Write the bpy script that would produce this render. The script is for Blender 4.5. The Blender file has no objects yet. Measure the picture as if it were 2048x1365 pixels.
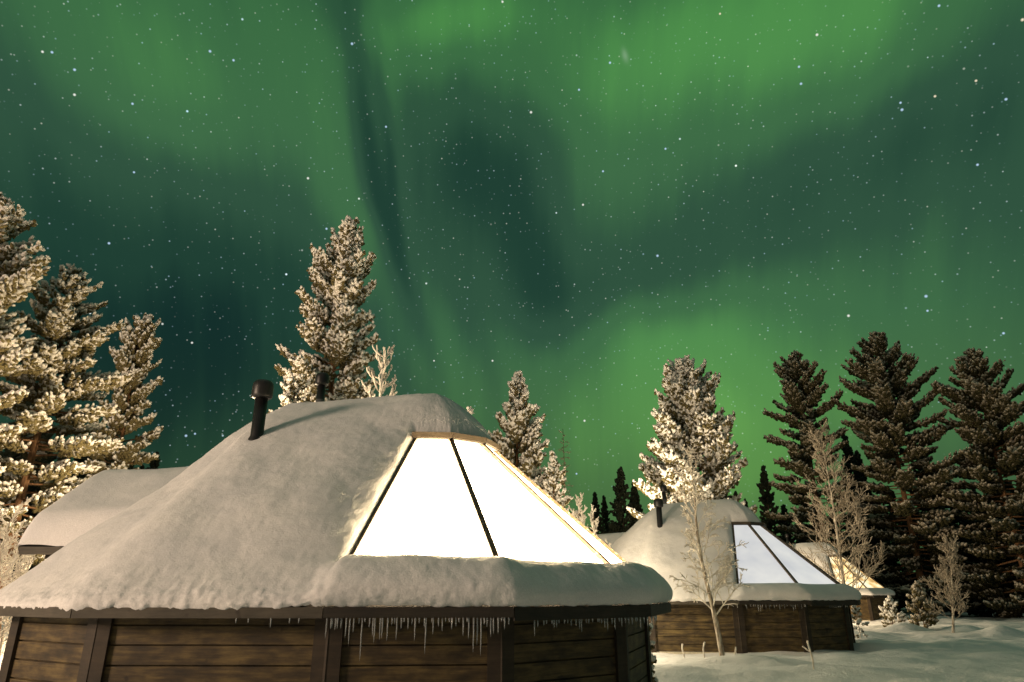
import bpy, math, random
import numpy as np
from mathutils import Vector
C = bpy.context.scene
COL = C.collection
R = math.radians

# ------------------------------------------------------------------ camera
EYE = 1.7; PITCH = R(20.2); FPX = 1364.0
cam = bpy.data.objects.new('camera', bpy.data.cameras.new('camera'))
COL.objects.link(cam); C.camera = cam
cam.location = (0, 0, EYE); cam.rotation_euler = (math.pi/2 + PITCH, 0, 0)
cam.data.sensor_width = 36; cam.data.lens = 36*FPX/2048
cam.data.clip_start = .05; cam.data.clip_end = 6000

def ray(x, y):
    """unit direction in the world for a place seen at pixel x, y of the photo"""
    r = (x-1024)/FPX; u = (682.5-y)/FPX
    d = np.array([r, math.cos(PITCH)-u*math.sin(PITCH), math.sin(PITCH)+u*math.cos(PITCH)])
    return d
def at(x, y, D):
    d = ray(x, y); return d*D/d[1] + np.array([0, 0, EYE])

# ------------------------------------------------------------------ exposure
C.view_settings.view_transform = 'Standard'; C.view_settings.look = 'None'
C.view_settings.exposure = 0; C.view_settings.gamma = 1
C.cycles.max_bounces = 6; C.cycles.diffuse_bounces = 3; C.cycles.glossy_bounces = 2
C.cycles.transparent_max_bounces = 4

# ------------------------------------------------------------------ night sky with aurora (fixed to world directions)
W = bpy.data.worlds.new('World'); C.world = W; W.use_nodes = True
W.cycles.sampling_method = 'MANUAL'; W.cycles.sample_map_resolution = 256
nt = W.node_tree; N = nt.nodes; L = nt.links
for n in list(N): N.remove(n)
out = N.new('ShaderNodeOutputWorld'); bg = N.new('ShaderNodeBackground'); L.new(bg.outputs[0], out.inputs[0])
tc = N.new('ShaderNodeTexCoord')
nrm = N.new('ShaderNodeVectorMath'); nrm.operation = 'NORMALIZE'; L.new(tc.outputs['Generated'], nrm.inputs[0])
DIR = nrm.outputs[0]
def lk(a, b):
    if hasattr(a, 'is_linked') or hasattr(a, 'links'): L.new(a, b)
    else: b.default_value = a
def wm(op, a, b=None, c=None, clamp=False):
    n = N.new('ShaderNodeMath'); n.operation = op; n.use_clamp = clamp
    for i, v in enumerate((a, b, c)):
        if v is None: continue
        if isinstance(v, (int, float)): n.inputs[i].default_value = v
        else: L.new(v, n.inputs[i])
    return n.outputs[0]
def dotv(src, v):
    n = N.new('ShaderNodeVectorMath'); n.operation = 'DOT_PRODUCT'; L.new(src, n.inputs[0]); n.inputs[1].default_value = tuple(v)
    return n.outputs['Value']
# gentle warp so the curtains are not perfect ellipses
nz = N.new('ShaderNodeTexNoise'); nz.inputs['Scale'].default_value = 3.2; nz.inputs['Detail'].default_value = 2.5
L.new(DIR, nz.inputs['Vector'])
wsub = N.new('ShaderNodeVectorMath'); wsub.operation = 'SUBTRACT'; L.new(nz.outputs['Color'], wsub.inputs[0]); wsub.inputs[1].default_value = (.5, .5, .5)
wmad = N.new('ShaderNodeVectorMath'); wmad.operation = 'MULTIPLY_ADD'; L.new(wsub.outputs[0], wmad.inputs[0]); wmad.inputs[1].default_value = (.09,)*3; L.new(DIR, wmad.inputs[2])
WD = wmad.outputs[0]
def blob(acc, x, y, sx, sy, ang, amp):
    """aurora patch centred on the sky place seen at x, y; sizes in photo pixels, ang = turn of its long axis"""
    c = ray(x, y); c = c/np.linalg.norm(c)
    e = 4.0
    a = math.radians(ang)
    du = ray(x+e*math.cos(a), y+e*math.sin(a)); dv = ray(x-e*math.sin(a), y+e*math.cos(a))
    du /= np.linalg.norm(du); dv /= np.linalg.norm(dv)
    U = (du-c)/e; V = (dv-c)/e
    ku = np.linalg.norm(U); kv = np.linalg.norm(V)
    # make the axes answer to offsets only
    U = U/ku - c*(U/ku).dot(c); V = V/kv - c*(V/kv).dot(c)
    q = 1/math.sqrt(2)
    A = dotv(WD, U*q/(sx*ku)); B = dotv(WD, V*q/(sy*kv))
    s = wm('MULTIPLY_ADD', B, B, wm('MULTIPLY', A, A))
    g = wm('POWER', math.exp(-1), s)
    return wm('MULTIPLY_ADD', g, amp, acc)
acc = 0.36
# x, y, sx, sy, angle, amplitude
AUR = [
 (360, 170, 210, 120, 60, .34), (330, 130, 330, 210, 40, .14), (60, 60, 260, 160, 0, .08),
 (900, 60, 50, 130, 78, .40), (920, 90, 130, 200, 80, .12),
 (1560, 40, 330, 110, -8, .42), (1640, 130, 170, 90, -25, .16), (1250, 120, 330, 160, 0, .16),
 (1180, 330, 90, 260, 35, .10), (1330, 260, 240, 170, 0, .10), (1220, 420, 120, 150, 0, .10),
 (650, 300, 46, 280, -14, .26), (800, 560, 60, 330, -18, .20), (905, 720, 150, 200, -20, .22),
 (1230, 720, 160, 120, 10, .22), (1360, 640, 170, 70, -20, .22), (1190, 900, 130, 170, 0, .34),
 (1490, 880, 190, 190, 0, .36), (1500, 930, 120, 150, 0, .25), (1850, 760, 330, 120, 0, .16), (1620, 640, 260, 110, -10, .12),
 (1980, 560, 180, 120, 0, .08), (770, 150, 16, 200, -8, .14), (1700, 840, 400, 90, 0, .12),
 # dark gaps
 (716, 130, 16, 190, -7, -.42), (762, 400, 18, 170, -13, -.46), (640, 90, 80, 160, -10, -.18),
 (778, 260, 9, 130, -7, -.34), (806, 500, 16, 140, -10, -.36),
 (970, 300, 130, 90, 10, -.36), (1020, 430, 100, 180, -28, -.34), (1125, 620, 62, 150, -22, -.40), (1060, 500, 70, 160, -20, -.14),
 (1530, 400, 300, 75, -22, -.24), (1320, 540, 140, 55, -15, -.22), (1860, 270, 150, 80, -30, -.18),
 (1960, 110, 120, 160, 0, -.12), (1300, 600, 120, 50, 0, -.14),
 (300, 760, 520, 300, 0, -.62), (500, 650, 170, 190, 0, -.20), (60, 520, 260, 240, 0, -.24), (960, 700, 22, 120, -14, -.12), (890, 540, 30, 90, -20, -.12),
]
for b in AUR: acc = blob(acc, *b[:5], b[5]*(.62 if b[5] > 0 else .42))
# fine rays that run along the curtains
n2 = N.new('ShaderNodeTexNoise'); n2.inputs['Scale'].default_value = 1.0; n2.inputs['Detail'].default_value = 3
mp = N.new('ShaderNodeMapping'); mp.inputs['Scale'].default_value = (15, 4, 2.2); mp.inputs['Rotation'].default_value = (0, R(14), 0)
L.new(DIR, mp.inputs[0]); L.new(mp.outputs[0], n2.inputs['Vector'])
ray_n = wm('SUBTRACT', n2.outputs['Fac'], .5)
acc = wm('MULTIPLY_ADD', ray_n, .12, acc)
n3 = N.new('ShaderNodeTexNoise'); n3.inputs['Scale'].default_value = 1.0; n3.inputs['Detail'].default_value = 4
mp3 = N.new('ShaderNodeMapping'); mp3.inputs['Scale'].default_value = (34, 5, 2.0); mp3.inputs['Rotation'].default_value = (0, R(13), 0)
L.new(DIR, mp3.inputs[0]); L.new(mp3.outputs[0], n3.inputs['Vector'])
acc = wm('MULTIPLY_ADD', wm('SUBTRACT', n3.outputs['Fac'], .5), .13, acc)
rmp = N.new('ShaderNodeValToRGB'); L.new(wm('MAXIMUM', acc, 0.0), rmp.inputs[0])
def lin(r, g, b):
    f = lambda v: (v/255/12.92) if v <= 10 else ((v/255+.055)/1.055)**2.4
    return (f(r), f(g), f(b), 1)
cr = rmp.color_ramp; cr.interpolation = 'EASE'
cr.elements[0].position = 0; cr.elements[0].color = lin(20, 47, 43)
cr.elements[1].position = 1; cr.elements[1].color = lin(104, 174, 90)
for p_, c_ in ((.12, lin(32, 64, 52)), (.35, lin(48, 83, 63)), (.55, lin(63, 108, 71)), (.78, lin(82, 141, 79))):
    e = cr.elements.new(p_); e.color = c_
sep = N.new('ShaderNodeSeparateXYZ'); L.new(DIR, sep.inputs[0])
def mixc(f, a, b, mode='MIX'):
    n = N.new('ShaderNodeMix'); n.data_type = 'RGBA'; n.blend_type = mode
    for s, v in ((n.inputs[0], f), (n.inputs[6], a), (n.inputs[7], b)):
        if isinstance(v, (int, float)): s.default_value = v
        elif isinstance(v, tuple): s.default_value = v
        else: L.new(v, s)
    return n.outputs[2]
mr = N.new('ShaderNodeMapRange'); L.new(sep.outputs['Z'], mr.inputs[0])
mr.inputs[1].default_value = .08; mr.inputs[2].default_value = .34; mr.inputs[3].default_value = 1; mr.inputs[4].default_value = 0
low = mixc(mr.outputs[0], (1, 1, 1, 1), (1.36, 1.06, .80, 1), 'MIX')
sky = mixc(1.0, rmp.outputs[0], low, 'MULTIPLY')
# upper sky is a cleaner green
mr2 = N.new('ShaderNodeMapRange'); L.new(sep.outputs['Z'], mr2.inputs[0])
mr2.inputs[1].default_value = .55; mr2.inputs[2].default_value = .8; mr2.inputs[3].default_value = 0; mr2.inputs[4].default_value = 1
sky = mixc(mr2.outputs[0], sky, mixc(1.0, sky, (.80, 1.03, .80, 1), 'MULTIPLY'))
# stars: three layers of cells, then the brightest ones at their own places
def starlayer(src, scale, r0, gain, keep):
    v = N.new('ShaderNodeTexVoronoi'); v.inputs['Scale'].default_value = scale; L.new(DIR, v.inputs['Vector'])
    m = N.new('ShaderNodeMapRange'); L.new(v.outputs['Distance'], m.inputs[0])
    m.inputs[1].default_value = r0; m.inputs[2].default_value = 0; m.inputs[3].default_value = 0; m.inputs[4].default_value = 1
    sc = N.new('ShaderNodeSeparateColor'); L.new(v.outputs['Color'], sc.inputs[0])
    k = wm('GREATER_THAN', sc.outputs[0], 1-keep)
    br = wm('MULTIPLY', wm('POWER', sc.outputs[1], 2.5), gain)
    f = wm('MULTIPLY', wm('MULTIPLY', m.outputs[0], k), br)
    colr = mixc(sc.outputs[2], (.55, .78, 1.0, 1), (1.0, .97, .82, 1))
    vs = N.new('ShaderNodeVectorMath'); vs.operation = 'SCALE'; L.new(colr, vs.inputs[0]); L.new(f, vs.inputs['Scale'])
    ad = N.new('ShaderNodeVectorMath'); ad.operation = 'ADD'; L.new(src, ad.inputs[0]); L.new(vs.outputs[0], ad.inputs[1])
    return ad.outputs[0]
sky = starlayer(sky, 42, .075, 2.2, .4)
sky = starlayer(sky, 75, .085, .8, .35)
sky = starlayer(sky, 150, .20, .55, .9)
BR = [(1062,225,1.6,1),(1852,593,1.8,0),(1697,632,1.6,1),(1315,512,1.6,0),(420,103,1.4,0),(704,88,1.5,0),(616,357,1.4,1),(467,121,1.2,0),
      (149,140,1.2,0),(104,105,1.1,0),(85,104,1.0,1),(149,190,1.2,1),(265,208,1.1,0),(1220,126,1.3,0),(1804,220,1.5,0),(1602,168,1.3,0),(1598,134,1.1,0),
      (1634,70,1.4,1),(1801,206,1.0,0),(2012,199,1.2,0),(1955,330,1.1,0),(1166,410,1.2,1),(1331,298,1.1,0),(1206,343,1.1,0),(1870,193,1.1,2),(1952,162,1.0,2),
      (2045,40,1.4,2),(2007,667,1.1,0),(1855,622,1.0,0),(1169,842,1.3,1),(218,487,1.2,0),(384,686,1.0,1),(1158,180,1.1,0),(772,254,1.1,0),(268,345,.9,0),
      (1440,28,.9,2),(1878,12,1.1,0),(1005,4,1.1,1),(653,458,1.2,0),(372,872,1.4,0),(390,868,.9,0),(1153,948,.9,0),(985,722,1.0,1),(868,722,.7,1)]
scol = {0: (.55, .75, 1.0, 1), 1: (1, 1, .92, 1), 2: (1, .86, .62, 1)}
for x, y, s, k in BR:
    c = ray(x, y); c = c/np.linalg.norm(c)
    n = N.new('ShaderNodeVectorMath'); n.operation = 'DISTANCE'; L.new(DIR, n.inputs[0]); n.inputs[1].default_value = tuple(c)
    m = N.new('ShaderNodeMapRange'); L.new(n.outputs['Value'], m.inputs[0])
    m.inputs[1].default_value = .00175*math.sqrt(s); m.inputs[2].default_value = .0003; m.inputs[3].default_value = 0; m.inputs[4].default_value = 1
    sky = mixc(m.outputs[0], sky, scol[k])
# one faint far galaxy
gb = blob(0.0, 1255, 134, 4, 9, -20, .16)
sky = mixc(gb, sky, (.75, .9, .75, 1))
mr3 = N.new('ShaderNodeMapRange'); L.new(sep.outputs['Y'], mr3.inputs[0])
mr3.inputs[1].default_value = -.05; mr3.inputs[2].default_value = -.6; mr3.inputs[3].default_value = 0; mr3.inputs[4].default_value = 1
sky = mixc(mr3.outputs[0], sky, (.065, .068, .06, 1))  # greyer sky put behind the camera for a more neutral fill
# brighter sky added overhead, out of view, as fill on the ground snow
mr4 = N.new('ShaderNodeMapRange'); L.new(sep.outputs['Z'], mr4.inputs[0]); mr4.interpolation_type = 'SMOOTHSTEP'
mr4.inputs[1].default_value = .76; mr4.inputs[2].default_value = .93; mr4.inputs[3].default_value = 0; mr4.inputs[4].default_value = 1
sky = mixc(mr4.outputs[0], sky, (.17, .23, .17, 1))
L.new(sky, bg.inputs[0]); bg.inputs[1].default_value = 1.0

# ------------------------------------------------------------------ the yard lamp beyond the left edge (its light is seen everywhere)
def lamp(name, loc, power, color, size):
    l = bpy.data.lights.new(name, 'POINT'); l.energy = power; l.color = color; l.shadow_soft_size = size
    o = bpy.data.objects.new(name, l); COL.objects.link(o); o.location = loc
    return o
KEY = lamp('unseen_yard_light', (-22, -3, 7.0), 14000, (1, .72, .51), 2.2)
lamp('path_lamp_light', (-9.0, 4.6, 2.5), 300, (1, .70, .46), .12)
lamp('path_lamp_light', (2.1, 21.4, 2.2), 720, (1, .80, .52), .10)
lamp('path_lamp_light', (15.0, 42.0, 2.2), 4200, (1, .74, .46), .12)
lamp('unseen_yard_light', (4.4, 32.0, 2.6), 3900, (1, .79, .52), .4)  # unseen light added to brighten the broad frosted pine behind the middle cabin
lamp('back_yard_fill_light', (-8.6, 17.4, 3.4), 2500, (1, .75, .46), .5)  # unseen light put behind the near cabin to brighten the left pines

# ------------------------------------------------------------------ helpers
rng = np.random.default_rng(7)
def hash3(ix, iy, iz):
    h = (ix*374761393 + iy*668265263 + iz*2147483647) & 0xffffffff
    h = ((h ^ (h >> 13))*1274126177) & 0xffffffff
    h = h ^ (h >> 16)
    return (h & 0xffff)/65535.0
def vnoise(P, f):
    """value noise, P (n,3), result about -1..1"""
    Q = P*f; I = np.floor(Q).astype(np.int64); F = Q-I; F = F*F*(3-2*F)
    r = 0
    for dx in (0, 1):
        for dy in (0, 1):
            for dz in (0, 1):
                w = (F[:, 0] if dx else 1-F[:, 0])*(F[:, 1] if dy else 1-F[:, 1])*(F[:, 2] if dz else 1-F[:, 2])
                r = r + w*hash3(I[:, 0]+dx, I[:, 1]+dy, I[:, 2]+dz)
    return r*2-1
def sm(a, b, x):
    t = np.clip((x-a)/(b-a), 0, 1); return t*t*(3-2*t)

class MB:
    """collects verts and faces (mixed tris/quads/ngons) for one mesh"""
    def __init__(s): s.V = []; s.F = []; s.n = 0; s.big = []
    def add(s, V, F):
        V = np.asarray(V, float)
        s.V.append(V); k = s.n; s.n += len(V)
        s.F += [tuple(i+k for i in f) for f in F]
    def addarr(s, V, F):
        s.V.append(np.asarray(V, float)); s.big.append(np.asarray(F, np.int64)+s.n); s.n += len(V)
    def box(s, c, sz, ax=None):
        ax = np.eye(3) if ax is None else np.asarray(ax, float)
        V = [np.asarray(c)+ax.T @ (np.array([x, y, z])*np.asarray(sz)/2) for x in (-1, 1) for y in (-1, 1) for z in (-1, 1)]
        s.add(V, [(0, 1, 3, 2), (4, 6, 7, 5), (0, 4, 5, 1), (2, 3, 7, 6), (0, 2, 6, 4), (1, 5, 7, 3)])
    def bar(s, a, b, w, h, up=(0, 0, 1)):
        a = np.asarray(a, float); b = np.asarray(b, float)
        d = b-a; ln = np.linalg.norm(d); x = d/ln
        z = np.asarray(up, float); z = z-x*(z@x); z /= np.linalg.norm(z); y = np.cross(z, x)
        s.box((a+b)/2, (ln, w, h), [x, y, z])
    def tube(s, pts, rad, n=8, cap=True):
        pts = np.asarray(pts, float); m = len(pts)
        rad = np.broadcast_to(np.asarray(rad, float), (m,))
        T = np.gradient(pts, axis=0); T /= np.linalg.norm(T, axis=1)[:, None]+1e-9
        ref = np.array([.31, .17, .94]) if abs(T[0] @ np.array([.31, .17, .94])) < .93 else np.array([.95, .2, .1])
        A = np.cross(T, ref); A /= np.linalg.norm(A, axis=1)[:, None]+1e-9; B = np.cross(T, A)
        th = np.arange(n)*2*math.pi/n
        V = pts[:, None, :] + rad[:, None, None]*(np.cos(th)[None, :, None]*A[:, None, :] + np.sin(th)[None, :, None]*B[:, None, :])
        V = V.reshape(-1, 3)
        i = np.arange(m-1)[:, None]*n; j = np.arange(n)[None, :]; k = (j+1) % n
        Fq = np.stack([i+j, i+k, i+n+k, i+n+j], -1).reshape(-1, 4)
        base = s.n
        s.addarr(V, Fq)
        if cap: s.F.append(tuple(base+q for q in range(n-1, -1, -1))); s.F.append(tuple(base+(m-1)*n+q for q in range(n)))
    def build(s, name, mat, parent=None, smooth=False, extra=None, midx=None):
        V = np.concatenate(s.V) if s.V else np.zeros((0, 3))
        lv = []; lt = []
        for B in s.big: lv.append(B.ravel()); lt.append(np.full(len(B), B.shape[1]))
        if s.F:
            lv.append(np.array([i for f in s.F for i in f])); lt.append(np.array([len(f) for f in s.F]))
        lv = np.concatenate(lv); lt = np.concatenate(lt)
        me = bpy.data.meshes.new(name)
        me.vertices.add(len(V)); me.vertices.foreach_set('co', V.astype(np.float32).ravel())
        me.loops.add(len(lv)); me.loops.foreach_set('vertex_index', lv.astype(np.int32))
        me.polygons.add(len(lt)); st = np.concatenate([[0], np.cumsum(lt)[:-1]])
        me.polygons.foreach_set('loop_start', st.astype(np.int32)); me.polygons.foreach_set('loop_total', lt.astype(np.int32))
        me.polygons.foreach_set('use_smooth', np.full(len(lt), smooth))
        me.materials.append(mat)
        if extra is not None: me.materials.append(extra); me.polygons.foreach_set('material_index', midx.astype(np.int32))
        me.update(calc_edges=True)
        o = bpy.data.objects.new(name, me); COL.objects.link(o)
        if parent is not None: o.parent = parent
        return o
def tag(o, label=None, cat=None, group=None, kind=None):
    if label: o['label'] = label
    if cat: o['category'] = cat
    if group: o['group'] = group
    if kind: o['kind'] = kind
    return o
def thing(name, loc, label, cat, group=None, rz=0):
    o = bpy.data.objects.new(name, None); COL.objects.link(o); o.location = tuple(loc); o.rotation_euler = (0, 0, rz)
    o.empty_display_size = .3
    return tag(o, label, cat, group)

# ------------------------------------------------------------------ materials
def mat(name, build):
    m = bpy.data.materials.new(name); m.use_nodes = True
    t = m.node_tree; b = t.nodes['Principled BSDF']
    build(t, b); return m
def node(t, typ, **kw):
    n = t.nodes.new(typ)
    for k, v in kw.items():
        if k.startswith('i_'):
            key = k[2:].replace('_', ' ')
            n.inputs[key].default_value = v
        else: setattr(n, k, v)
    return n
def ramp(t, src, stops):
    n = t.nodes.new('ShaderNodeValToRGB'); t.links.new(src, n.inputs[0])
    e = n.color_ramp.elements
    e[0].position, e[0].color = stops[0][0], stops[0][1]
    e[1].position, e[1].color = stops[-1][0], stops[-1][1]
    for p_, c_ in stops[1:-1]:
        q = e.new(p_); q.color = c_
    return n.outputs[0]
def rgb(r, g, b): return (r, g, b, 1)
def noise(t, scale, detail=3, coord='Object', stretch=None, rough=.55):
    tcn = t.nodes.new('ShaderNodeTexCoord'); src = tcn.outputs[coord]
    if stretch:
        m = t.nodes.new('ShaderNodeMapping'); m.inputs['Scale'].default_value = stretch; t.links.new(src, m.inputs[0]); src = m.outputs[0]
    n = t.nodes.new('ShaderNodeTexNoise'); n.inputs['Scale'].default_value = scale; n.inputs['Detail'].default_value = detail; n.inputs['Roughness'].default_value = rough
    t.links.new(src, n.inputs['Vector']); return n.outputs['Fac']
def bump(t, b, h, strength, dist):
    n = t.nodes.new('ShaderNodeBump'); n.inputs['Strength'].default_value = strength; n.inputs['Distance'].default_value = dist
    t.links.new(h, n.inputs['Height']); t.links.new(n.outputs[0], b.inputs['Normal'])
def mk_snow(t, b):
    mx = node(t, 'ShaderNodeMix', data_type='RGBA', blend_type='MULTIPLY'); mx.inputs[0].default_value = 1
    t.links.new(ramp(t, noise(t, 1.6, 4), [(.3, rgb(.74, .74, .76)), (.7, rgb(.84, .83, .83))]), mx.inputs[6])
    t.links.new(ramp(t, noise(t, 70, 2), [(.3, rgb(.84, .84, .84)), (.7, rgb(1, 1, 1))]), mx.inputs[7]); t.links.new(mx.outputs[2], b.inputs['Base Color'])
    b.inputs['Roughness'].default_value = .75; b.inputs['Specular IOR Level'].default_value = .2
    ad = node(t, 'ShaderNodeMath', operation='MULTIPLY_ADD'); t.links.new(noise(t, 55, 4), ad.inputs[0]); ad.inputs[1].default_value = .6
    t.links.new(noise(t, 9, 4), ad.inputs[2])
    bump(t, b, ad.outputs[0], .42, .018)
SNOW = mat('snow', mk_snow)
def mk_ground(t, b):
    t.links.new(ramp(t, noise(t, .5, 5), [(.3, rgb(.70, .72, .74)), (.7, rgb(.82, .82, .82))]), b.inputs['Base Color'])
    b.inputs['Roughness'].default_value = .75; b.inputs['Specular IOR Level'].default_value = .2
    ad = node(t, 'ShaderNodeMath', operation='MULTIPLY_ADD'); t.links.new(noise(t, 22, 4), ad.inputs[0]); ad.inputs[1].default_value = .3
    t.links.new(noise(t, 2.5, 5), ad.inputs[2])
    bump(t, b, ad.outputs[0], .6, .10)
GROUND = mat('ground_snow', mk_ground)
def mk_wood(dark, lo, hi):
    def f(t, b):
        g = noise(t, 1, 5, stretch=(2.2, 2.2, 26), rough=.65)
        bl = noise(t, 2.6, 4, stretch=(1.2, 1.2, 2.4))  # mottled wood; its contrast also stands in for branch shadows on the walls
        m = node(t, 'ShaderNodeMath', operation='MULTIPLY_ADD'); t.links.new(g, m.inputs[0]); m.inputs[1].default_value = .5
        m2 = node(t, 'ShaderNodeMath', operation='MULTIPLY'); t.links.new(bl, m2.inputs[0]); m2.inputs[1].default_value = .6
        t.links.new(m2.outputs[0], m.inputs[2])
        k = noise(t, 5.5, 1)
        base = ramp(t, m.outputs[0], [(.36, dark), (.52, lo), (.72, hi)])
        kn = ramp(t, k, [(.70, rgb(1, 1, 1)), (.76, rgb(.35, .3, .28))])
        mx = node(t, 'ShaderNodeMix', data_type='RGBA', blend_type='MULTIPLY'); mx.inputs[0].default_value = 1
        t.links.new(base, mx.inputs[6]); t.links.new(kn, mx.inputs[7]); t.links.new(mx.outputs[2], b.inputs['Base Color'])
        b.inputs['Roughness'].default_value = .7
        bump(t, b, g, .4, .01)
    return f
WOOD = mat('stained_wood', mk_wood(rgb(.012, .008, .003), rgb(.050, .032, .011), rgb(.15, .105, .036)))
POST = mat('dark_post_wood', mk_wood(rgb(.012, .008, .005), rgb(.026, .017, .009), rgb(.048, .032, .017)))
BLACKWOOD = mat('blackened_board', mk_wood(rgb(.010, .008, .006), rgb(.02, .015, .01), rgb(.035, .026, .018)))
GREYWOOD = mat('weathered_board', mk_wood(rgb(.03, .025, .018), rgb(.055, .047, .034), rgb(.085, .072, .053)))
def plain(col, rough=.5, metal=0):
    def f(t, b):
        n = noise(t, 14, 4)
        t.links.new(ramp(t, n, [(.3, rgb(*[c*.8 for c in col])), (.7, rgb(*[min(1, c*1.15) for c in col]))]), b.inputs['Base Color'])
        b.inputs['Roughness'].default_value = rough; b.inputs['Metallic'].default_value = metal
    return f
BLACK = mat('black_metal', plain((.012, .012, .013), .42))
GREYM = mat('grey_metal', plain((.11, .11, .115), .45))
TAR = mat('dark_roofing', plain((.02, .018, .016), .8))
CONC = mat('pale_foundation', plain((.50, .46, .36), .85))
def mk_frame(t, b):
    n = noise(t, 26, 4)
    t.links.new(ramp(t, n, [(.56, rgb(.05, .032, .014)), (.66, rgb(.30, .24, .16))]), b.inputs['Base Color']); b.inputs['Roughness'].default_value = .6
FRAME = mat('frosted_frame_wood', mk_frame)
CAPW = mat('pale_cap_board', mk_wood(rgb(.022, .016, .009), rgb(.04, .03, .018), rgb(.06, .045, .028)))
def mk_pane(c0, c1, s, scale=.7, base=.7):
    def f(t, b):
        b.inputs['Base Color'].default_value = rgb(base, base, base); b.inputs['Roughness'].default_value = .35
        n = noise(t, scale, 3)
        t.links.new(ramp(t, n, [(.35, c0), (.65, c1)]), b.inputs['Emission Color'])
        b.inputs['Emission Strength'].default_value = s
    return f
PANE1 = mat('frosted_pane_lit_white', mk_pane(rgb(1, .72, .40), rgb(1, .75, .44), 42.0))
PANE2 = mat('frosted_pane_pale_blue', mk_pane(rgb(.60, .61, .63), rgb(.78, .77, .74), .95, .8, base=.08))
def mk_pane3(t, b):
    b.inputs['Base Color'].default_value = rgb(.7, .65, .5); b.inputs['Roughness'].default_value = .3
    n = noise(t, 1.6, 4, stretch=(1, 1, 1))
    t.links.new(ramp(t, n, [(.38, rgb(.5, .26, .07)), (.5, rgb(.95, .66, .3)), (.6, rgb(1, .9, .62))]), b.inputs['Emission Color'])
    b.inputs['Emission Strength'].default_value = 1.15
PANE3 = mat('frosted_pane_golden', mk_pane3)
CURT = mat('lit_curtain', mk_pane(rgb(.70, .69, .66), rgb(.74, .72, .68), 1.0, 2))
def mk_ice(t, b):
    b.inputs['Base Color'].default_value = rgb(.9, .93, .95); b.inputs['Roughness'].default_value = .12
    b.inputs['Transmission Weight'].default_value = .75; b.inputs['IOR'].default_value = 1.31
LIGHT_BLOCK = mat('light_block_pale', plain((.55, .53, .48), .9))
ICE = mat('ice', mk_ice)
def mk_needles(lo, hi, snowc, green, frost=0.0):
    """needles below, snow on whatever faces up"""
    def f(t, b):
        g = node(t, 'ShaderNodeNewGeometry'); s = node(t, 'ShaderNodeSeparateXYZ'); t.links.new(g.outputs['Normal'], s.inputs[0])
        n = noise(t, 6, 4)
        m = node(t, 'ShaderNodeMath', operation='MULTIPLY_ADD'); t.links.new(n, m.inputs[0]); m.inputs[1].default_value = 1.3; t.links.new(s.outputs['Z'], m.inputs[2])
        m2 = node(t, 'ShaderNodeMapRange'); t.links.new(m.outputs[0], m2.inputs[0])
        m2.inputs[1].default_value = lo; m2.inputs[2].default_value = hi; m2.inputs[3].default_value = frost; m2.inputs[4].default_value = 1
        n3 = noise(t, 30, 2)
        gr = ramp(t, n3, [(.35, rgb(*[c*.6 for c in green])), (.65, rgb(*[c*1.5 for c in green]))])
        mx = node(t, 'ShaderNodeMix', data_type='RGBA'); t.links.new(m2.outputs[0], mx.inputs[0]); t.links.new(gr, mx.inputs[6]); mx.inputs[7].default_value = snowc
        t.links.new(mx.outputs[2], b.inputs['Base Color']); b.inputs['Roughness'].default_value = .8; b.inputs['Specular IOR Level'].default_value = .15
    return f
SNOWY = mat('snowy_needles', mk_needles(-.15, .85, rgb(.82, .80, .76), (.085, .070, .026), .30))
FROSTY = mat('frosted_needles', mk_needles(-.5, .5, rgb(.84, .82, .78), (.12, .10, .05), .50))
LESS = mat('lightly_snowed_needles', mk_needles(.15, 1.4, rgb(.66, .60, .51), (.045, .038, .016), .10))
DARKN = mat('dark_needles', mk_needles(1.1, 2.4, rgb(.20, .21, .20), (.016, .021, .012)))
def mk_bark(c0, c1):
    def f(t, b):
        n = noise(t, 5, 5, stretch=(3, 3, .8))
        t.links.new(ramp(t, n, [(.35, c0), (.65, c1)]), b.inputs['Base Color']); b.inputs['Roughness'].default_value = .9
        bump(t, b, n, .6, .02)
    return f
NEEDLE = mat('green_needles', mk_needles(1.0, 2.3, rgb(.5, .47, .40), (.11, .092, .042)))
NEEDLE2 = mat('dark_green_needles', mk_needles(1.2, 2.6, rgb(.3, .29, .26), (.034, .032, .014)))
BARK = mat('pine_bark', mk_bark(rgb(.09, .045, .02), rgb(.26, .14, .065)))
DBARK = mat('dark_bark', mk_bark(rgb(.03, .02, .013), rgb(.08, .055, .035)))
FROST = mat('frosted_twigs', mk_bark(rgb(.48, .44, .38), rgb(.78, .75, .68)))
FROST2 = mat('greyed_frosted_twigs', mk_bark(rgb(.22, .18, .13), rgb(.50, .44, .35)))
BIRCH = mat('birch_bark', mk_bark(rgb(.16, .12, .085), rgb(.68, .62, .52)))
GREYTWIG = mat('bare_grey_twigs', mk_bark(rgb(.07, .055, .04), rgb(.16, .13, .10)))

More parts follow.
